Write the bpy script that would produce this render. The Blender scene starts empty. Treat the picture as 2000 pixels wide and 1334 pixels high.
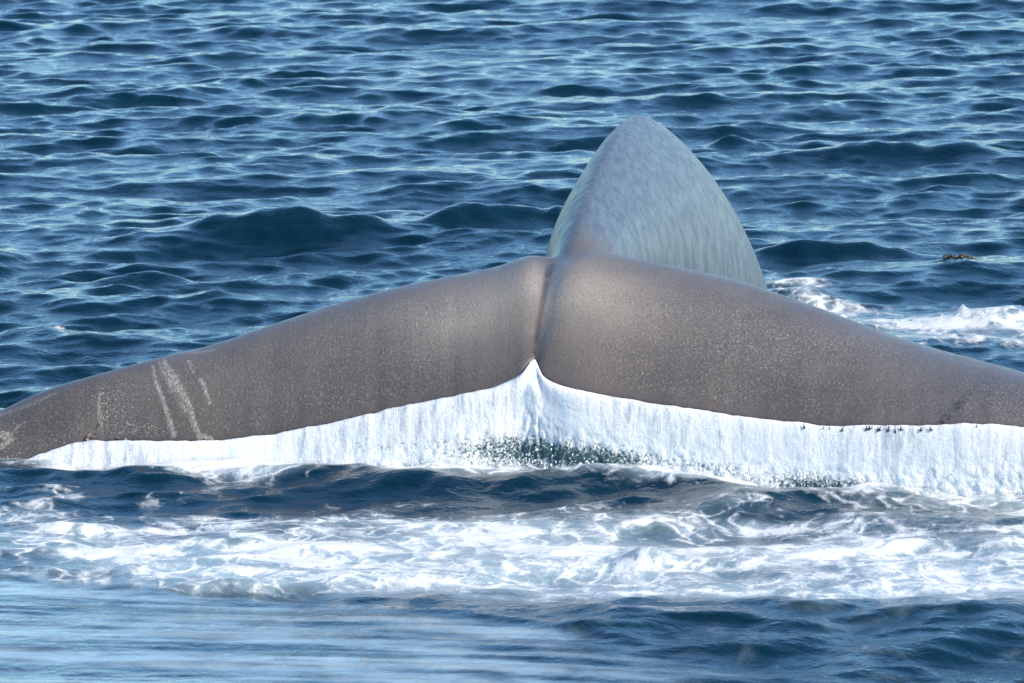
import bpy, bmesh, math, random
import numpy as np
random.seed(7)
rng = np.random.default_rng(11)
R = math.radians
S = bpy.context.scene
COL = S.collection

# ------------------------------------------------------------------ camera, sky, sun, exposure
CAM_H, PITCH, FPX = 5.5, R(7.0), 12800.0          # eye height on the boat, look-down, focal length in photo pixels
cam_d = bpy.data.cameras.new('camera')
cam_d.sensor_width = 36.0
cam_d.lens = FPX / 2000.0 * 36.0
cam_d.clip_start, cam_d.clip_end = 0.5, 20000
cam_d.dof.use_dof = True
cam_d.dof.focus_distance = 39.2
cam_d.dof.aperture_fstop = 16.0
cam = bpy.data.objects.new('camera', cam_d)
COL.objects.link(cam)
cam.location = (0, 0, CAM_H)
cam.rotation_euler = (math.pi / 2 - PITCH, 0, 0)
S.camera = cam

SUN_EL, SUN_AZ = R(38), R(117)                    # azimuth clockwise from +Y (the viewing direction)
world = bpy.data.worlds.new('World')
S.world = world
world.use_nodes = True
wn = world.node_tree
sky = wn.nodes.new('ShaderNodeTexSky')
sky.sky_type = 'NISHITA'
sky.sun_disc = False
sky.sun_elevation, sky.sun_rotation = SUN_EL, SUN_AZ
sky.air_density, sky.dust_density, sky.ozone_density = 1.1, 0.1, 3.0
tint = wn.nodes.new('ShaderNodeMix'); tint.data_type = 'RGBA'; tint.blend_type = 'MULTIPLY'
tint.inputs[0].default_value = 1.0; tint.inputs[7].default_value = (0.74, 1.0, 1.20, 1)   # clear maritime air, daylight white balance
wn.links.new(sky.outputs[0], tint.inputs[6])
wn.links.new(tint.outputs[2], wn.nodes['Background'].inputs[0])
wn.nodes['Background'].inputs[1].default_value = 0.135

sun_d = bpy.data.lights.new('sun', 'SUN')
sun_d.energy, sun_d.angle, sun_d.color = 4.6, R(0.5), (1.0, 0.90, 0.76)
sun = bpy.data.objects.new('sun', sun_d)
COL.objects.link(sun)
to_sun = np.array([math.sin(SUN_AZ) * math.cos(SUN_EL), math.cos(SUN_AZ) * math.cos(SUN_EL), math.sin(SUN_EL)])
from mathutils import Vector
sun.rotation_euler = Vector(to_sun).to_track_quat('Z', 'Y').to_euler()
sun.location = (20, -20, 30)

S.view_settings.view_transform = 'Standard'
S.view_settings.look = 'None'
S.view_settings.exposure = 0.60
S.view_settings.gamma = 1.0
S.view_settings.use_curve_mapping = False
S.cycles.use_denoising = True
S.cycles.max_bounces = 6

# ------------------------------------------------------------------ measuring helpers
CP, SP = math.cos(PITCH), math.sin(PITCH)

def survey(px, py, d):
    """world point seen at a photo pixel, d metres ahead of the boat"""
    px, py, d = (np.asarray(v, float) for v in (px, py, d))
    up = 667.0 - py
    dy = FPX * CP + up * SP
    dz = -FPX * SP + up * CP
    k = d / dy
    return np.stack([(px - 1000.0) * k, d + 0 * px, CAM_H + dz * k], -1)

def on_sea(px, py):
    up = 667.0 - np.asarray(py, float)
    dy = FPX * CP + up * SP
    dz = -FPX * SP + up * CP
    k = -CAM_H / dz
    return (np.asarray(px, float) - 1000.0) * k, dy * k

def pchip(x, y, q):
    x, y, q = np.asarray(x, float), np.asarray(y, float), np.asarray(q, float)
    h = np.diff(x); dl = np.diff(y) / h
    m = np.zeros_like(y)
    w1, w2 = 2 * h[1:] + h[:-1], h[1:] + 2 * h[:-1]
    ok = dl[:-1] * dl[1:] > 0
    with np.errstate(divide='ignore', invalid='ignore'):
        m[1:-1] = np.where(ok, (w1 + w2) / (w1 / dl[:-1] + w2 / dl[1:]), 0)
    m[0], m[-1] = dl[0], dl[-1]
    i = np.clip(np.searchsorted(x, q) - 1, 0, len(h) - 1)
    t = (q - x[i]) / h[i]
    return ((2*t**3 - 3*t**2 + 1) * y[i] + (t**3 - 2*t**2 + t) * h[i] * m[i]
            + (-2*t**3 + 3*t**2) * y[i+1] + (t**3 - t**2) * h[i] * m[i+1])

def sstep(a, b, x):
    t = np.clip((x - a) / (b - a), 0, 1)
    return t * t * (3 - 2 * t)

def _hash(ix, iy, seed):
    n = (ix.astype(np.int64) * 374761393 + iy.astype(np.int64) * 668265263 + seed * 1442695041) & 0x7fffffff
    n = ((n ^ (n >> 13)) * 1274126177) & 0x7fffffff
    return ((n ^ (n >> 16)) & 0xffff) / 65535.0

def vnoise(x, y, seed=0):
    ix, iy = np.floor(x), np.floor(y)
    fx, fy = x - ix, y - iy
    fx, fy = fx*fx*(3-2*fx), fy*fy*(3-2*fy)
    a, b = _hash(ix, iy, seed), _hash(ix+1, iy, seed)
    c, d = _hash(ix, iy+1, seed), _hash(ix+1, iy+1, seed)
    return (a*(1-fx) + b*fx)*(1-fy) + (c*(1-fx) + d*fx)*fy

def fbm(x, y, octv=4, seed=0):
    s, a, t = 0, 1.0, 0
    for o in range(octv):
        s = s + a * vnoise(x * 2**o + 17.3*o, y * 2**o + 5.1*o, seed + o)
        t += a; a *= 0.5
    return s / t

def grid_mesh(name, P, attrs=None, wrap_v=False):
    """P: (n, m, 3) -> mesh of quads, smooth; attrs: {name: (n, m)}"""
    n, m = P.shape[:2]
    idx = np.arange(n*m).reshape(n, m)
    if wrap_v:
        idx = np.concatenate([idx, idx[:, :1]], 1)
    q = np.stack([idx[:-1, :-1], idx[1:, :-1], idx[1:, 1:], idx[:-1, 1:]], -1).reshape(-1, 4)
    return raw_mesh(name, P.reshape(-1, 3), q, {k: v.reshape(-1) for k, v in (attrs or {}).items()})

def raw_mesh(name, V, Q, attrs=None):
    me = bpy.data.meshes.new(name)
    me.vertices.add(len(V)); me.vertices.foreach_set('co', np.asarray(V, np.float32).ravel())
    k = Q.shape[1]
    me.loops.add(Q.size); me.loops.foreach_set('vertex_index', Q.astype(np.int32).ravel())
    me.polygons.add(len(Q))
    me.polygons.foreach_set('loop_start', np.arange(0, Q.size, k, dtype=np.int32))
    me.polygons.foreach_set('use_smooth', np.ones(len(Q), bool))
    for nm, a in (attrs or {}).items():
        at = me.attributes.new(nm, 'FLOAT', 'POINT')
        at.data.foreach_set('value', np.asarray(a, np.float32).ravel())
    me.update(); me.validate()
    return me

def link(name, me, mat=None, parent=None):
    o = bpy.data.objects.new(name, me)
    COL.objects.link(o)
    if mat:
        me.materials.append(mat)
    if parent:
        o.parent = parent
    return o

# ------------------------------------------------------------------ node helpers
class NT:
    def __init__(s, name):
        s.m = bpy.data.materials.new(name); s.m.use_nodes = True
        s.t = s.m.node_tree; s.b = s.t.nodes['Principled BSDF']
    def n(s, typ, ins=None, **kw):
        nd = s.t.nodes.new(typ)
        for k, v in kw.items(): setattr(nd, k, v)
        for k, v in (ins or {}).items(): s.set(nd.inputs[k], v)
        return nd
    def set(s, sock, v):
        if isinstance(v, bpy.types.NodeSocket): s.t.links.new(v, sock)
        else: sock.default_value = v
    def math(s, op, a, b=0.0, c=0.0, clamp=False):
        nd = s.n('ShaderNodeMath', {0: a, 1: b, 2: c}, operation=op, use_clamp=clamp); return nd.outputs[0]
    def rng(s, v, a, b, c=0.0, d=1.0, smooth=True):
        nd = s.n('ShaderNodeMapRange', {'Value': v, 'From Min': a, 'From Max': b, 'To Min': c, 'To Max': d},
                 interpolation_type='SMOOTHSTEP' if smooth else 'LINEAR'); return nd.outputs[0]
    def mix(s, f, a, b):
        nd = s.n('ShaderNodeMix', data_type='RGBA')
        s.set(nd.inputs[0], f)
        for i, v in ((6, a), (7, b)):
            s.set(nd.inputs[i], v if isinstance(v, bpy.types.NodeSocket) else (*v, 1))
        return nd.outputs[2]
    def attr(s, name):
        return s.n('ShaderNodeAttribute', attribute_name=name).outputs['Fac']
    def pos(s, scale=(1, 1, 1)):
        g = s.n('ShaderNodeTexCoord').outputs['Object']
        return s.n('ShaderNodeMapping', {'Vector': g, 'Scale': scale}).outputs[0]
    def noise(s, vec, scale, detail=3, rough=0.55, dist=0.0):
        return s.n('ShaderNodeTexNoise', {'Vector': vec, 'Scale': scale, 'Detail': detail, 'Roughness': rough, 'Distortion': dist}).outputs[0]
    def bump(s, h, dist, strength=1.0, prev=None):
        nd = s.n('ShaderNodeBump', {'Height': h, 'Distance': dist, 'Strength': strength})
        if prev is not None: s.set(nd.inputs['Normal'], prev)
        return nd.outputs[0]

# ------------------------------------------------------------------ materials
def mat_water():
    k = NT('sea_water'); b = k.b
    F = k.attr('foam'); A = k.attr('aer'); C = k.attr('calm')
    p = k.pos()
    n1 = k.noise(p, 2.2, 8, 0.62, 0.6)
    n2 = k.noise(k.pos((1, .55, 1)), 9.0, 5, 0.6, 0.8)
    nn = k.math('ADD', k.math('MULTIPLY', n1, 0.62), k.math('MULTIPLY', n2, 0.38))
    wp = k.n('ShaderNodeVectorMath', {0: k.pos((1, .6, 1)), 1: k.n('ShaderNodeVectorMath', {0: k.n('ShaderNodeTexNoise', {'Vector': p, 'Scale': 2.5, 'Detail': 3}).outputs['Color'], 1: (.55, .55, 0)}, operation='MULTIPLY').outputs[0]}, operation='ADD').outputs[0]
    web = k.n('ShaderNodeTexVoronoi', {'Vector': wp, 'Scale': 4.5}, feature='DISTANCE_TO_EDGE').outputs['Distance']
    F = k.math('ADD', F, k.math('MULTIPLY', k.rng(web, .16, .0), k.math('MULTIPLY', k.rng(F, .05, .35), .38)))
    lvl = k.math('ADD', F, k.math('MULTIPLY', k.math('SUBTRACT', nn, 0.5), 4.2))
    white = k.math('MULTIPLY', k.rng(lvl, 0.28, 1.08), k.rng(F, .04, .2))
    lvl2 = k.math('ADD', A, k.math('MULTIPLY', k.math('SUBTRACT', n1, 0.5), 1.1))
    milky = k.rng(lvl2, 0.25, 1.0)
    deep = k.mix(k.noise(p, .35, 2), (0.0004, 0.010, 0.019), (0.0008, 0.018, 0.029))
    col = k.mix(milky, deep, (0.25, 0.33, 0.36))
    col = k.mix(white, col, (0.61, 0.625, 0.615))
    k.set(b.inputs['Base Color'], col)
    k.set(b.inputs['Roughness'], k.math('ADD', k.math('MULTIPLY', white, 0.5), 0.035))
    b.inputs['IOR'].default_value = 1.333
    rip = k.noise(k.pos((1, 1, 1)), 7.0, 5, 0.6, 0.3)
    fine = k.noise(k.pos((1, 1, 1)), 26.0, 3, 0.55, 0.2)
    amp = k.math('SUBTRACT', 1.0, k.math('MULTIPLY', C, 0.45))
    bp = k.bump(k.math('MULTIPLY', rip, amp), 0.018)
    bp = k.bump(k.math('MULTIPLY', fine, amp), 0.004, 1.0, bp)
    bp = k.bump(k.math('MULTIPLY', nn, white), 0.014, 1.0, bp)
    k.set(b.inputs['Normal'], bp)
    return k.m

def mat_skin():
    k = NT('whale_skin'); b = k.b
    fl, sp, sc, cr, rk = (k.attr(a) for a in ('flank', 'speck', 'scar', 'crease', 'rake'))
    p = k.pos()
    big = k.noise(p, 1.6, 5, 0.6)
    streak = k.noise(k.pos((9.0, 1.6, 0.45)), 3.2, 9, 0.68, 0.2)
    grain = k.noise(p, 55, 3, 0.6)
    fluke = k.mix(k.rng(big, .3, .7), (0.078, 0.064, 0.054), (0.118, 0.098, 0.081))
    fluke = k.mix(k.attr('painted_glow'), fluke, (0.32, 0.275, 0.22))  # wet-skin glow mixed into the fluke colour
    fluke = k.mix(k.math('MULTIPLY', k.rng(grain, .35, .75), .35), fluke, (0.085, 0.080, 0.080))
    side = k.mix(k.rng(streak, .3, .72), (0.052, 0.068, 0.088), (0.108, 0.134, 0.155))
    side = k.mix(k.math('MULTIPLY', k.rng(k.noise(p, 14, 4, .65), .55, .72), .25), side, (0.17, 0.20, 0.20))
    col = k.mix(fl, fluke, side)
    # fine diatom and water-bead speckle
    vo = k.n('ShaderNodeTexVoronoi', {'Vector': p, 'Scale': 40.0, 'Randomness': 1.0})
    dot = k.rng(vo.outputs['Distance'], .32, .12)
    sel = k.rng(k.n('ShaderNodeSeparateColor', {0: vo.outputs['Color']}).outputs[0], .45, .9)
    spk = k.math('MULTIPLY', k.math('MULTIPLY', dot, sel), sp)
    col = k.mix(k.math('MULTIPLY', spk, 0.6), col, (0.40, 0.35, 0.28))
    vo2 = k.n('ShaderNodeTexVoronoi', {'Vector': p, 'Scale': 34.0})
    drk = k.math('MULTIPLY', k.rng(vo2.outputs['Distance'], .35, .15), k.math('MULTIPLY', sp, .6))
    col = k.mix(drk, col, (0.05, 0.047, 0.05))
    sand = k.noise(p, 75, 2, .7)
    col = k.mix(k.math('MULTIPLY', k.math('MULTIPLY', k.rng(sand, .52, .68), sp), .55), col, (0.36, 0.32, 0.27))
    col = k.mix(k.math('MULTIPLY', k.math('MULTIPLY', k.rng(sand, .46, .32), sp), .6), col, (0.05, 0.046, 0.048))
    sm = k.math('MULTIPLY', sc, k.rng(k.noise(k.pos((1.6, 1, .5)), 46, 5, .75), .42, .66))
    sm = k.math('ADD', sm, k.math('MULTIPLY', sc, .16))
    col = k.mix(sm, col, (0.50, 0.45, 0.38))
    col = k.mix(k.math('MULTIPLY', rk, k.rng(k.noise(p, 45, 3), .45, .6)), col, (0.035, 0.03, 0.028))
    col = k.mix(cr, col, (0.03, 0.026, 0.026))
    k.set(b.inputs['Base Color'], col)
    k.set(b.inputs['Roughness'], k.math('ADD', k.rng(k.noise(p, 9, 5, .6), .3, .7, .24, .38), k.math('MULTIPLY', k.attr('stock'), .04)))
    b.inputs['IOR'].default_value = 1.45
    k.set(b.inputs['Specular IOR Level'], k.math('SUBTRACT', .5, k.math('MULTIPLY', k.attr('stock'), .14)))
    bp = k.bump(grain, 0.004)
    bp = k.bump(k.math('ADD', spk, k.math('MULTIPLY', sm, .8)), 0.006, 1.0, bp)
    bp = k.bump(streak, 0.002, 1.0, bp)
    k.set(b.inputs['Normal'], bp)
    return k.m

def mat_curtain():
    k = NT('falling_water'); b = k.b
    thin, clear = k.attr('thin'), k.attr('clear')
    p = k.pos()
    st = k.noise(k.pos((1, .3, .12)), 22, 6, .65, .3)
    fr = k.noise(k.pos((1, 1, .8)), 42, 5, .7, .8)
    th = k.math('MULTIPLY', thin, k.rng(st, .42, .68))
    col = k.mix(th, (0.87, 0.87, 0.84), (0.52, 0.55, 0.57))
    cl = k.rng(k.math('ADD', clear, k.math('MULTIPLY', k.math('SUBTRACT', k.noise(k.pos((1, 1, .9)), 60, 6, .75, .6), .5), 2.6)), .40, .85)
    col = k.mix(cl, col, (0.035, 0.090, 0.090))
    k.set(b.inputs['Base Color'], col)
    k.set(b.inputs['Roughness'], k.rng(cl, 0, 1, .6, .12, False))
    k.set(b.inputs['Subsurface Weight'], k.math('SUBTRACT', .7, k.math('MULTIPLY', cl, .7)))
    b.inputs['Subsurface Radius'].default_value = (1, 1, 1); b.inputs['Subsurface Scale'].default_value = .04
    b.inputs['IOR'].default_value = 1.333
    bp = k.bump(fr, 0.014)
    bp = k.bump(st, 0.012, 1.0, bp)
    k.set(b.inputs['Normal'], bp)
    return k.m

def mat_plain(name, col, rough, scale=40, var=.5):
    k = NT(name); b = k.b
    n = k.noise(k.pos(), scale, 4, .6)
    k.set(b.inputs['Base Color'], k.mix(k.rng(n, .3, .7), tuple(c*(1-var) for c in col), col))
    b.inputs['Roughness'].default_value = rough
    k.set(b.inputs['Normal'], k.bump(n, .004))
    return k.m

M_WATER, M_SKIN, M_CURT = mat_water(), mat_skin(), mat_curtain()
M_DROP = mat_plain('white_spray', (.85, .86, .85), .35, 60, .08)
M_BARN = mat_plain('dark_barnacle', (.07, .055, .045), .5, 90)
M_PINK = mat_plain('pale_barnacle', (.48, .33, .27), .55, 90)
M_KELP = mat_plain('kelp', (.085, .05, .024), .3, 30)

# ------------------------------------------------------------------ shape of the flukes (surveyed stations)
#      u     LE px, py, dist      TE px, py, dist     thickness
ST = [(-1.0,  -95, 868, 39.55,  -90, 893, 39.40, .03),
      (-.95,  -50, 833, 39.60,  -40, 907, 39.30, .07),
      (-.90,    0, 808, 39.65,   22, 907, 39.20, .09),
      (-.82,   90, 768, 39.70,   90, 886, 39.20, .11),
      (-.73,  200, 736, 39.75,  185, 864, 39.18, .13),
      (-.64,  310, 707, 39.85,  290, 863, 39.10, .15),
      (-.55,  410, 684, 39.90,  390, 863, 39.05, .17),
      (-.45,  520, 648, 39.95,  500, 855, 39.00, .19),
      (-.35,  640, 610, 40.00,  620, 834, 38.92, .21),
      (-.25,  760, 577, 40.03,  740, 806, 38.85, .22),
      (-.15,  890, 549, 40.05,  860, 781, 38.78, .21),
      (-.07,  990, 530, 40.08,  965, 758, 38.72, .20),
      (-.03, 1045, 516, 40.10, 1018, 733, 38.73, .18),
      (0.00, 1080, 522, 40.06, 1043, 704, 38.85, .17),
      (.025, 1115, 520, 40.05, 1062, 738, 38.68, .20),
      (.06,  1165, 508, 40.03, 1095, 755, 38.60, .24),
      (.15,  1290, 526, 39.95, 1240, 784, 38.45, .22),
      (.25,  1420, 554, 39.80, 1380, 805, 38.30, .22),
      (.35,  1540, 592, 39.60, 1510, 823, 38.15, .21),
      (.45,  1660, 636, 39.40, 1640, 833, 38.00, .19),
      (.55,  1780, 680, 39.20, 1770, 833, 37.87, .17),
      (.64,  1890, 712, 38.95, 1890, 830, 37.75, .15),
      (.73,  2000, 742, 38.70, 2010, 838, 37.65, .13),
      (.82,  2110, 780, 38.45, 2120, 855, 37.55, .11),
      (.90,  2200, 818, 38.20, 2210, 872, 37.50, .08),
      (.96,  2260, 850, 37.95, 2265, 885, 37.50, .05),
      (1.0,  2300, 885, 37.75, 2300, 895, 37.55, .02)]
ST = np.array(ST, float)
NU, NC = 520, 64
U = np.concatenate([np.linspace(-1, -.06, NU//2 - 40), np.linspace(-.058, .058, 80), np.linspace(.06, 1, NU//2 - 40)])
c_ = [pchip(ST[:, 0], ST[:, j], U) for j in range(1, 8)]
LE, TE, TH = survey(c_[0], c_[1], c_[2]), survey(c_[3], c_[4], c_[5]), c_[6]
# uneven nibbled trailing edge
TE[:, 2] += 0.018 * (fbm(U*55, U*0, 3, 5) - .5) * sstep(.02, .1, abs(U))
cc = 0.5 * (1 - np.cos(np.linspace(0, math.pi, NC)))           # chord fraction, dense at both edges
naca = 5 * (.2969*np.sqrt(cc) - .126*cc - .3516*cc**2 + .2843*cc**3 - .1036*cc**4)
half = (TH/2)[:, None] * np.maximum(naca/.5, 0)[None, :] + 0.011 * sstep(0, .05, cc)[None, :] * np.minimum(1, TH/.1)[:, None]
mid = LE[:, None] * (1-cc)[None, :, None] + TE[:, None] * cc[None, :, None]
chord = TE - LE
span = np.gradient((LE*.6 + TE*.4), axis=0)
nrm = np.cross(chord, span); nrm /= np.linalg.norm(nrm, axis=1)[:, None]
nrm *= np.sign(nrm[:, 2])[:, None]
clen = np.linalg.norm(chord, axis=1)
camber = (0.035 * clen)[:, None] * np.sin(math.pi*cc)[None, :]
xm = mid[..., 0] - mid[NU//2, :, 0][None, :]
ridge = np.exp(-(xm/.28)**2)*.035 * sstep(.9, .2, cc)[None, :]
groove = 0.005 * np.exp(-(xm/.02)**2) * sstep(.25, .6, cc)[None, :] + .035*np.exp(-((xm+.01)/.05)**2)*(sstep(.65, .35, cc)*sstep(.02, .2, cc))[None, :]
top = mid + nrm[:, None] * (half + camber + ridge - groove)[..., None]
bot = mid - nrm[:, None] * (half - camber)[..., None]
loop = np.concatenate([top, bot[:, ::-1][:, 1:-1]], 1)
FV = loop.reshape(-1, 3); m_ = loop.shape[1]
idx = np.arange(NU*m_).reshape(NU, m_); idw = np.concatenate([idx, idx[:, :1]], 1)
FQ = np.stack([idw[:-1, :-1], idw[:-1, 1:], idw[1:, 1:], idw[1:, :-1]], -1).reshape(-1, 4)

# ------------------------------------------------------------------ tail stock: rings from the fluke root over the hump into the sea
#      dist   keel px, py    depth   wl    wr
RG = [(38.90, 1062, 705,  .10,  .08,  .08),
      (39.30, 1088, 606,  .22,  .12,  .18),
      (39.70, 1108, 522,  .36,  .13,  .22),
      (40.10, 1122, 468,  .52,  .17,  .25),
      (40.60, 1136, 420,  .78,  .22,  .30),
      (41.40, 1158, 360, 1.20,  .31,  .40),
      (42.40, 1186, 297, 1.80,  .39,  .55),
      (43.40, 1212, 248, 2.60,  .44,  .74),
      (44.40, 1243, 224, 3.30,  .50,  .88),
      (45.40, 1262, 236, 3.80,  .54,  .94),
      (46.60, 1275, 300, 3.80,  .60,  .98),
      (48.00, 1290, 410, 3.40,  .70, 1.04),
      (50.00, 1310, 620, 3.40, 1.05, 1.15),
      (52.00, 1330, 880, 3.20, 1.00, 1.10)]
RG = np.array(RG)
NR, NA = 260, 96
dq = np.linspace(RG[0, 0], RG[-1, 0], NR)
g_ = [pchip(RG[:, 0], RG[:, j], dq) for j in range(1, 6)]
keel = survey(g_[0], g_[1], dq)
a = np.linspace(0, 2*math.pi, NA, endpoint=False)
sa = np.sin(a)
wid = np.where(sa[None] >= 0, g_[4][:, None], g_[3][:, None]) * np.sign(sa)[None] * (.82*np.abs(sa)[None]**1.6 + .18*np.abs(sa)[None]**.8)
ring = np.stack([keel[:, None, 0] + wid, np.repeat(keel[:, 1:2], NA, 1),
                 keel[:, None, 2] - g_[2][:, None] * (1-np.cos(a))[None]/2], -1)
SV = ring.reshape(-1, 3)
idx = np.arange(NR*NA).reshape(NR, NA); idw = np.concatenate([idx, idx[:, :1]], 1)
SQ = np.stack([idw[:-1, :-1], idw[1:, :-1], idw[1:, 1:], idw[:-1, 1:]], -1).reshape(-1, 4)

# weld both lofts into one skin, then relax it
bm = bmesh.new()
def feed(V, Q, rows, m):
    vs = [bm.verts.new(v) for v in V]
    for q in Q: bm.faces.new([vs[i] for i in q])
    bm.faces.new(vs[:m]); bm.faces.new(vs[(rows-1)*m:][::-1])
feed(FV, FQ, NU, m_); feed(SV, SQ, NR, NA)
bmesh.ops.recalc_face_normals(bm, faces=bm.faces)
tmp = bpy.data.meshes.new('tmp'); bm.to_mesh(tmp); bm.free()
to = bpy.data.objects.new('tmp', tmp); COL.objects.link(to)
md = to.modifiers.new('r', 'REMESH'); md.mode = 'VOXEL'; md.voxel_size = 0.0135
ev = to.evaluated_get(bpy.context.evaluated_depsgraph_get())
me2 = ev.to_mesh()
nv = len(me2.vertices); V = np.empty(nv*3, np.float32); me2.vertices.foreach_get('co', V); V = V.reshape(-1, 3).astype(float)
ne = len(me2.edges); E_ = np.empty(ne*2, np.int32); me2.edges.foreach_get('vertices', E_); E_ = E_.reshape(-1, 2)
npol = len(me2.polygons); nl = len(me2.loops); LI = np.empty(nl, np.int32); me2.loops.foreach_get('vertex_index', LI)
lt = np.empty(npol, np.int32); me2.polygons.foreach_get('loop_total', lt)
assert (lt == 4).all(), 'remesh is not all quads'
Q = LI.reshape(-1, 4)
ev.to_mesh_clear(); bpy.data.objects.remove(to); bpy.data.meshes.remove(tmp)
deg = np.bincount(E_.ravel(), minlength=nv)[:, None]
def relax(V, w, it):
    for _ in range(it):
        s = np.stack([np.bincount(E_[:, 0], V[E_[:, 1], j], nv) + np.bincount(E_[:, 1], V[E_[:, 0], j], nv) for j in range(3)], 1) / deg
        V = V + (s - V) * w
    return V
root = survey(1110, 500, 40.1)
dist_root = np.linalg.norm((V - root) / np.array([.45, .7, .45]), axis=1)
junction = np.clip(1.35 - dist_root, 0, 1)[:, None]
V = relax(V, 0.5, 5)
V = relax(V, 0.5*junction, 22)

# skin masks, in the whale's own surface coordinates
xTE_s = np.argsort(TE[:, 0]); xLE_s = np.argsort(LE[:, 0])
yT = np.interp(V[:, 0], TE[xTE_s, 0], TE[xTE_s, 1]); yL = np.interp(V[:, 0], LE[xLE_s, 0], LE[xLE_s, 1])
ch = np.clip((V[:, 1]-yT)/(yL-yT), 0, 1)                        # 0 trailing edge, 1 leading edge
keel_x = np.interp(V[:, 1], dq, keel[:, 0])
left_shade = sstep(.03, -.05, V[:, 0]-keel_x)*sstep(1.75, 1.35, V[:, 2])
onstock = sstep(39.95, 40.75, V[:, 1] + .35*np.clip(V[:, 2]-1.05, 0, 1)) * (1 - .9*left_shade)  # shade left of the keel painted in with the brown fluke colour
xs = V[:, 0]
dens = .25 + .9*fbm(xs*1.3+9, V[:, 1]*2.5, 3, 31)
speck = sstep(.95, .45, ch) * dens * sstep(.0, .06, ch) * (1-onstock)
speck *= .35 + .65*sstep(.15, .7, np.abs(xs - .15))
def curve3(pts):
    g = top.reshape(-1, 3)
    dy = FPX*1.0
    rel = g - np.array([0, 0, CAM_H])
    zc = rel[:, 1]*CP - rel[:, 2]*SP; yc = rel[:, 1]*SP + rel[:, 2]*CP
    gx, gy = 1000 + FPX*rel[:, 0]/zc, 667 - FPX*yc/zc
    return np.array([g[np.argmin((gx-x)**2 + (gy-y)**2)] for x, y in pts])
def near(pts, w0, w1):
    P = curve3(pts); best = np.zeros(nv)
    n_ = len(P)-1
    for i in range(n_):
        a_, b_ = P[i], P[i+1]; ab = b_-a_
        t = np.clip(((V-a_)@ab)/max(ab@ab, 1e-9), 0, 1)
        d = np.linalg.norm(V-(a_+t[:, None]*ab), axis=1)
        w = w0 + (w1-w0)*(i+t)/n_
        best = np.maximum(best, sstep(1.0, .35, d/w))
    return best
scar = np.zeros(nv)
for pts, w0, w1, s_ in [([(318, 703), (330, 725), (343, 752), (352, 768), (368, 795), (378, 825), (392, 855)], .016, .02, 1.0),
                        ([(322, 705), (345, 742), (360, 775), (374, 800)], .012, .02, .8),
                        ([(296, 714), (304, 745), (312, 762), (322, 795), (332, 820), (338, 850)], .012, .018, .8),
                        ([(308, 706), (328, 738), (340, 760)], .012, .03, .6),
                        ([(330, 725), (352, 765), (365, 800)], .06, .05, .35),
                        ([(368, 705), (380, 730)], .012, .008, .6),
                        ([(390, 738), (396, 755), (404, 770), (412, 790)], .016, .010, .8),
                        ([(384, 845), (396, 850), (412, 860)], .016, .02, .9),
                        ([(345, 697), (380, 690), (420, 684)], .03, .02, .35),
                        ([(-8, 846), (12, 848), (16, 860), (4, 872)], .04, .03, .9),
                        ([(18, 850), (32, 835), (50, 824)], .02, .012, .4),
                        ([(0, 812), (60, 790), (110, 768)], .035, .02, .3),
                        ([(198, 765), (194, 800), (197, 835)], .010, .014, .5),
                        ([(1045, 690), (1030, 712)], .015, .012, .4)]:
    scar = np.maximum(scar, s_*near(pts, w0, w1))
rake = np.zeros(nv)
for pts, w0, w1, s_ in [([(1900, 755), (1875, 785), (1835, 828)], .03, .05, .9),
                        ([(1045, 700), (1042, 690)], .03, .02, .9), ([(190, 830), (186, 858)], .03, .03, .7)]:
    rake = np.maximum(rake, s_*near(pts, w0, w1))
speck = np.maximum(speck, 1.1*near([(215, 770), (240, 850), (300, 850)], .16, .14)*sstep(0, .06, ch))
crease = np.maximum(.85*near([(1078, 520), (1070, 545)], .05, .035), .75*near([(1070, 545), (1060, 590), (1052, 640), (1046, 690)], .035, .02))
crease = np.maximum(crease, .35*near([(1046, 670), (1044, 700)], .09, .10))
painted_glow = .85*np.clip(.85*np.exp(-((xs+.22)/.38)**2) + .65*np.exp(-((xs-.42)/.45)**2) + .30*np.exp(-(xs/1.6)**2), 0, 1) * np.exp(-((ch-.50)/.27)**2) * (1-onstock) * (.6+.6*fbm(xs*2.5, V[:, 1]*4, 3, 12))  # wet sheen either side of the fluke root, painted as lighter skin
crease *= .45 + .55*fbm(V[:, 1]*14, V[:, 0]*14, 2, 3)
whale = bpy.data.objects.new('whale', None); COL.objects.link(whale)
whale.location = (0, 0, 0)
whale['label'] = 'huge grey-brown whale diving, arched tail stock and broad flukes lifted above the sea'
whale['category'] = 'whale'
body = link('body', raw_mesh('whale_body', V, Q, dict(flank=onstock, speck=speck, scar=scar, rake=rake, crease=crease, painted_glow=painted_glow, stock=sstep(39.9, 40.5, V[:, 1]))), M_SKIN, whale)

# barnacles along the trailing edge
def barnacle_mesh(name, stalk=True):
    b = bmesh.new(); prof = [(.003, .0), (.004, -.45), (.0095, -.6), (.011, -.8), (.006, -1.0)] if stalk else [(1.0, 0), (.85, .35), (.5, .7), (.32, .72), (.25, .5)]
    rows = []
    for r_, z_ in prof:
        rows.append([b.verts.new((r_*math.cos(t)*(1 + .25*random.random()), r_*math.sin(t)*(1+.2*random.random()), z_)) for t in np.linspace(0, 2*math.pi, 8)[:-1]])
    for r0, r1 in zip(rows, rows[1:]):
        for i in range(7): b.faces.new((r0[i], r0[(i+1) % 7], r1[(i+1) % 7], r1[i]))
    b.faces.new(rows[-1]); b.faces.new(rows[0][::-1])
    bmesh.ops.recalc_face_normals(b, faces=b.faces)
    me = bpy.data.meshes.new(name); b.to_mesh(me); b.free(); return me
bmeshes = [barnacle_mesh('stalked_barnacle_%d' % i) for i in range(3)]
for m in bmeshes: m.materials.append(M_BARN)
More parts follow.
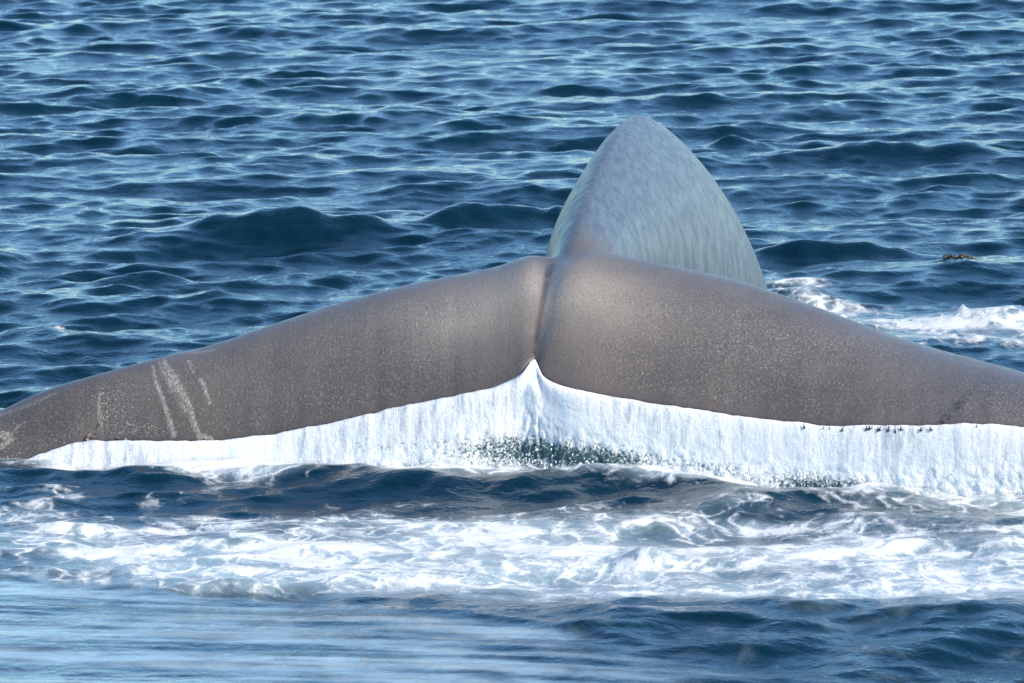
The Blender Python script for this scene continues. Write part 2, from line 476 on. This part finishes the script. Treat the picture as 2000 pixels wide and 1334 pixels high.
acorn = barnacle_mesh('acorn_barnacle', False); acorn.materials.append(M_PINK)
te_px = c_[3]
for px in (1608, 1616, 1647, 1690, 1694, 1698, 1703, 1711, 1717, 1737, 1744, 1756, 1798, 1804, 1816, 1904, 1566):
    i = int(np.argmin(abs(te_px-px)))
    o = bpy.data.objects.new('barnacle', random.choice(bmeshes)); COL.objects.link(o); o.parent = whale
    o.location = TE[i] + np.array([0, -.065, .012]); s_ = random.uniform(.8, 1.25)
    o.scale = (s_*.65, s_*.65, random.uniform(.028, .045)); o.rotation_euler = (random.uniform(-.5, -.1), random.uniform(-.25, .25), random.random()*6)
for (px, py, s_) in ((174, 853, .022), (182, 856, .017), (170, 858, .014), (230, 857, .012), (244, 858, .010)):
    q = curve3([(px, py)])[0]
    o = bpy.data.objects.new('barnacle', acorn); COL.objects.link(o); o.parent = whale
    o.location = q; o.scale = (s_, s_, s_); o.rotation_euler = (R(55), 0, random.random()*6)

# ------------------------------------------------------------------ sea
def graded(lo, hi, step, far_lo, far_hi, grow=1.16):
    core = [lo]
    while core[-1] < hi: core.append(core[-1] + step(core[-1]))
    def run(start, s, lim):
        out = []; p_ = start
        while p_ < lim:
            s *= grow; p_ += s; out.append(p_)
        return out
    up = run(core[-1], step(core[-1]), far_hi)
    dn = [2*lo - v for v in run(lo, step(lo), 2*lo - far_lo)]
    return np.array(dn[::-1] + core + up)
gx = graded(-12.0, 12.0, lambda v: .025 if abs(v) < 6.5 else .055, -6000, 6000)
gy = graded(28.0, 84.0, lambda v: .031*v/36, -400, 9000)
X, Y = np.meshgrid(gx, gy)
X, Y = X.astype(np.float32), Y.astype(np.float32)
cell = np.maximum(np.gradient(gx)[None, :], np.gradient(gy)[:, None]).astype(np.float32)

def blob(px, py, rx, ry, pw=2.0):
    x0, y0 = on_sea(px, py); _, ya = on_sea(px, py-ry); _, yb = on_sea(px, py+ry)
    sx, sy = rx*y0/FPX, (ya-yb)/2
    return np.exp(-(np.abs((X-x0)/sx)**pw + np.abs((Y-y0)/sy)**pw))
def band(pts, w):
    xs_, ys_ = on_sea([p_[0] for p_ in pts], [p_[1] for p_ in pts])
    c = np.interp(X, xs_, ys_); ends = sstep(xs_[0]-.5, xs_[0]+.9, X)*sstep(xs_[-1]+.5, xs_[-1]-.9, X)
    return (Y-c)/w, ends

# the smooth upwelling slick of the tail stroke, lower left
ex, ey = on_sea([-900, -300, 0, 300, 600, 850, 1000, 1130, 1300, 1500], [1040, 1085, 1117, 1150, 1171, 1190, 1214, 1236, 1262, 1300])
edge = np.interp(X, ex, ey)
under = edge - Y
slick = sstep(0, .25, under) * sstep(4.2, 3.2, under) * sstep(2.0, .2, X)
milky_zone = sstep(33.9, 34.8, Y)*sstep(37.3, 36.4, Y)*sstep(12, 8, abs(X))
calm = np.clip(slick*.85 + milky_zone*.25 + .04*sstep(34.6, 33.6, Y), 0, .9).astype(np.float32)

H = np.zeros_like(X); DX = np.zeros_like(X); DY = np.zeros_like(X)
NW = 185
lam = np.exp(np.linspace(math.log(.16), math.log(6.0), NW)) * rng.uniform(.96, 1.04, NW)
gust = .55 + .9*fbm(X/2.6, Y/5.0, 2, 77).astype(np.float32)
for L in lam:
    kk = 2*math.pi/L
    spread = .50 if L > 2 else (.70 if L > .7 else .95)
    th = R(-90) + R(12) + rng.normal(0, spread)
    slope = .0143 * float(np.interp(L, [.16, .28, .45, 1.1, 1.9, 3.5, 6.0], [1.2, 1.45, 1.55, 1.35, .9, .65, .5]))
    A = slope/kk
    ph = rng.uniform(0, 2*math.pi)
    cx, sy = math.cos(th), math.sin(th)
    arg = np.float32(kk*cx)*X + np.float32(kk*sy)*Y + np.float32(ph)
    fade = np.clip((L/cell - 2.6)/2.5, 0, 1)
    if L < 1.2: fade = fade*gust
    fade = fade*(1 - calm*(.95 if L < 2.5 else .55))
    s_, c2 = np.sin(arg), np.cos(arg)
    H += fade*A*c2
    DX -= fade*A*.55*cx*s_; DY -= fade*A*.55*sy*s_

DY -= 1.15*H                                       # wind-driven lean: short steep faces, long gentle backs

# shaped water: lip of the slick, the bulge ahead of the curtain, broken water behind the stock
H += (.015*np.exp(-((under-.12)/.12)**2) + .05*np.clip(under/3.4, 0, 1)*sstep(5.4, 3.4, under))*sstep(1.9, .3, X)
H += .035*slick*(fbm(X*.8, (Y + .12*X)*6, 4, 8) - .5)
tq, en = band([(560, 935), (800, 948), (1000, 950), (1250, 945), (1480, 965), (1520, 990)], 1.0)
bulge = np.where(tq > 0, np.exp(-(tq/.5)**2), np.exp(-(tq/.30)**2))*en
H += .07*bulge*(.25 + 1.4*fbm(X*1.6, Y*.8, 3, 4))
tq2, en2 = band([(1540, 1015), (1800, 1020), (2050, 1030), (2400, 1035)], 1.0)
H += .06*np.where(tq2 > 0, np.exp(-(tq2/.4)**2), np.exp(-(tq2/.25)**2))*en2*(.6+.8*fbm(X*1.3, Y*.3, 2, 14))
for (px, py, rx, ry, h) in [(530, 925, 90, 14, .04), (90, 975, 110, 10, .05), (1600, 580, 80, 9, .07), (1920, 628, 130, 10, .10),
                            (980, 440, 200, 6, .20), (1120, 425, 60, 4, .10), (560, 460, 200, 6, .16), (1860, 305, 260, 5, .11), (1640, 500, 200, 5, .10),
                            (1240, 1158, 110, 6, .03), (60, 660, 110, 7, .07), (300, 560, 220, 5, .07), (1440, 290, 60, 4, .10),
                            (1260, 1095, 50, 8, .08)]:
    H += h*blob(px, py, rx, ry)*(.25+1.5*fbm(X*2.2, Y*1.1, 3, int(px)))

# foam density and milky aerated water
foam = np.zeros_like(X); aer = np.zeros_like(X)
for (px, py, rx, ry, w_) in [(950, 1050, 240, 38, .52), (1100, 1085, 260, 34, .40), (600, 1090, 300, 34, .36), (350, 1050, 300, 40, .30),
                             (1450, 1085, 350, 36, .36), (1750, 1060, 330, 34, .36), (1950, 1110, 260, 45, .44), (1300, 1020, 320, 14, .26), (1700, 1135, 360, 22, .28),
                             (200, 1085, 200, 24, .32), (480, 1150, 220, 14, .30), (740, 1012, 260, 12, .22), (560, 1010, 420, 10, .22),
                             (90, 962, 90, 20, .36), (30, 985, 90, 14, .26), (430, 925, 95, 20, .55), (520, 910, 50, 18, .6), (330, 965, 70, 14, .4),
                             (700, 1118, 260, 24, .36), (1150, 1165, 220, 12, .34), (1800, 1175, 320, 18, .32), (300, 1120, 260, 14, .3), (1500, 1165, 260, 14, .28), (100, 1040, 160, 12, .3), (1150, 1135, 230, 16, .32), (1480, 945, 60, 8, .4), (1420, 990, 80, 8, .35),
                             (1580, 578, 70, 16, .62), (1660, 600, 80, 14, .48), (1760, 630, 140, 18, .46), (1900, 632, 150, 16, .55), (1990, 642, 100, 14, .42), (1850, 672, 220, 14, .50),
                             (1072, 424, 26, 5, 1.0), (110, 644, 24, 6, 1.0), (1560, 556, 60, 8, .5), (760, 975, 160, 8, .24), (1120, 985, 180, 8, .24), (1420, 950, 160, 7, .26), (1050, 935, 200, 6, .26), (1750, 985, 200, 8, .26), (620, 940, 90, 8, .3)]:
    foam += w_*blob(px, py, rx, ry)
    if py > 700 or px > 1500: aer += .75*w_*blob(px, py, rx*1.25, ry*1.25)
# curtain foot
fall_end = np.stack([TE[:, 0], TE[:, 1] - .04 - .26*np.sqrt(np.clip(TE[:, 2], 0, 1))], 1)
o_ = np.argsort(fall_end[:, 0])
fy = np.interp(X, fall_end[o_, 0], fall_end[o_, 1])
inx = sstep(TE[:, 0].min()-.1, TE[:, 0].min()+.5, X)*sstep(TE[:, 0].max()+.2, TE[:, 0].max()-.3, X)
foot = np.exp(-(np.clip(fy - Y, 0, 99)/.42)**2)*inx*sstep(1.8, 1.0, Y-fy)
foam += .62*foot; aer += .7*foot
wide = sstep(33.6, 34.6, Y)*sstep(37.4, 36.7, Y)*sstep(12, 8, np.abs(X))*(1-slick)
film = slick*(.12 + .55*sstep(.30, .72, fbm(X*.45, (Y+.14*X)*4.5, 5, 91)) + .5*sstep(.35, .7, fbm(X*1.1, (Y+.14*X)*13, 4, 92)))*sstep(.0, .5, under)*sstep(1.8, -.4, X)
foam = np.clip(foam*.92 + .16*wide, 0, 1.1); aer = np.clip(aer*1.2 + .22*wide + .55*film + .26*sstep(34.8, 33.8, Y)*sstep(12, 8, np.abs(X)), 0, 1)
# lumpy white water where foam is thick
froth = (fbm(X*5, Y*4, 3, 40) - .45)
H += froth*.10*np.clip(foam-.45, 0, .6)*sstep(45, 46, Y) + froth*.025*np.clip(foam-.3, 0, .7)
jets = np.clip(fbm(X*7, Y*2, 3, 55)-.62, 0, 1)*blob(1930, 622, 100, 6)
H += .6*jets
sea = link('sea', grid_mesh('sea', np.stack([X+DX, Y+DY, H], -1), dict(foam=foam, aer=aer, calm=calm)), M_WATER)
sea['kind'] = 'structure'

# ------------------------------------------------------------------ curtain of water falling from the trailing edge
NS, NVr = 1250, 60
uu = np.linspace(-.90, .985, NS)
tx, ty, tz = (np.interp(uu, U, TE[:, j]) for j in range(3))
ker = np.hanning(161); ker /= ker.sum()
ty_s = np.convolve(np.pad(ty, 80, 'edge'), ker, 'valid')
vv = np.linspace(0, 1, NVr)
drop = np.maximum(tz + .12, .10)
Z = tz[:, None] + .004 - drop[:, None]*vv[None, :]
fwd = .030 + .26*np.sqrt(drop)[:, None]*vv[None, :]**.55 * .9
s_len = np.cumsum(np.r_[0, np.hypot(np.diff(tx), np.diff(ty))])[:, None] + 0*vv
zz = drop[:, None]*vv[None, :]
wob = (fbm(s_len*7, zz*1.0, 3, 21)-.5)*.03*vv[None]**.6 + (fbm(s_len*24, zz*24, 4, 22)-.5)*.03*sstep(.15, .9, zz/.45)
Yc = ty[:, None]*(1-sstep(0, .22, vv))[None] + ty_s[:, None]*sstep(0, .22, vv)[None] - fwd + wob
Xc = tx[:, None] + (fbm(s_len*6, zz*3, 2, 23)-.5)*.04*vv[None]
# free-hanging tail end of the sheet is thicker than its lip
thin = np.clip(1.15 - zz/.34, 0, 1)*(.35 + .9*sstep(.45, .65, fbm(s_len*1.6, zz*.2, 2, 61)))
thin = np.maximum(thin, .75*sstep(2.0, 2.6, Xc)*(.6+.4*fbm(s_len*2, zz, 2, 9)))
low = Z
def cl(px, py, rx, ry):
    p0 = survey(px, py, 38.3); return np.exp(-((Xc-p0[0])/(rx*38.3/FPX))**2 - ((low-p0[2])/(ry*38.3/FPX))**2)
clear = np.clip(.75*cl(1010, 893, 170, 42) + .62*cl(1200, 900, 140, 28) + .80*cl(1600, 930, 140, 28) + .35*cl(720, 890, 120, 22) + .4*cl(1400, 905, 90, 20), 0, 1)
cur = grid_mesh('water_curtain', np.stack([Xc, Yc, Z], -1), dict(thin=thin, clear=clear))
curtain = link('water_curtain', cur, M_CURT)
sol = curtain.modifiers.new('thickness', 'SOLIDIFY'); sol.thickness = 0.02; sol.offset = 0
curtain['kind'] = 'stuff'; curtain['label'] = 'white curtain of water pouring off the trailing edge of the flukes'; curtain['category'] = 'falling water'

# ------------------------------------------------------------------ flying drops
b = bmesh.new(); bmesh.ops.create_icosphere(b, subdivisions=1, radius=1.0)
iv = np.array([v.co[:] for v in b.verts]); iq = np.array([[v.index for v in f.verts] for f in b.faces]); b.free()
def drops(name, P, r, label):
    n = len(P); st = rng.uniform(.6, 1.6, (n, 1, 3)); st[..., 2] *= 1.3
    Vd = (iv[None]*st*r[:, None, None] + P[:, None]).reshape(-1, 3)
    Qd = (iq[None] + (np.arange(n)*len(iv))[:, None, None]).reshape(-1, 3)
    o = link(name, raw_mesh(name, Vd, Qd), M_DROP)
    o['kind'] = 'stuff'; o['label'] = label; o['category'] = 'spray'
    return o
n = 4200
i = rng.integers(0, NS, n); j = np.minimum((NVr*(1-rng.random(n)**1.6*.35)).astype(int), NVr-1)
P = np.stack([Xc[i, j], Yc[i, j], Z[i, j]], 1) + np.stack([rng.normal(0, .02, n), -np.abs(rng.normal(.03, .09, n)), rng.normal(.01, .045, n)], 1)
drops('spray', P[P[:, 2] > .02], (0.002 + .004*rng.random(n)**2.5)[P[:, 2] > .02], 'fine white spray drops around the foot of the water curtain')

# ------------------------------------------------------------------ kelp afloat behind the right fluke
kx, ky = on_sea(1868, 532)
kelp = bpy.data.objects.new('kelp_clump', None); COL.objects.link(kelp)
ci = np.argmin((X-kx)**2 + (Y-ky)**2); hz = float(H.ravel()[ci])
kelp.location = (kx, ky, hz + .0)
kelp.scale = (.6, .6, .6)
kelp['label'] = 'small brown clump of floating kelp on the open water beyond the foam'; kelp['category'] = 'kelp'
for q in range(9):
    L = random.uniform(.14, .30); an = random.uniform(-.5, .5) + (math.pi if q % 2 else 0); n_ = 9
    t = np.linspace(0, 1, n_); w_ = .035*np.sin(math.pi*np.clip(t*.92+.06, 0, 1))**.7
    cx = L*t*math.cos(an); cy = .25*L*t*math.sin(an) + random.uniform(-.05, .05); cz = .05*np.sin(math.pi*t)*random.uniform(.4, 1.2) - .01*t + random.uniform(.0, .02)
    rows = np.stack([np.stack([cx, cy + s_*w_, cz + .012*np.sin(t*17+q)*s_], 1) for s_ in (-1, 0, 1)], 1)
    o = link('blade', grid_mesh('blade', rows), M_KELP, kelp)
    so = o.modifiers.new('thickness', 'SOLIDIFY'); so.thickness = .006
b = bmesh.new()
bmesh.ops.create_uvsphere(b, u_segments=10, v_segments=8, radius=.028)
for v in b.verts: v.co.z *= 1.5 if v.co.z < 0 else 1
fl_ = bpy.data.meshes.new('float_bulb'); b.to_mesh(fl_); b.free(); fl_.materials.append(M_KELP)
for q in range(3):
    o = bpy.data.objects.new('float_bulb', fl_); COL.objects.link(o); o.parent = kelp
    o.location = (-.10 + .08*q, random.uniform(-.03, .03), .03); o.rotation_euler = (1.2, .3*q, 0)
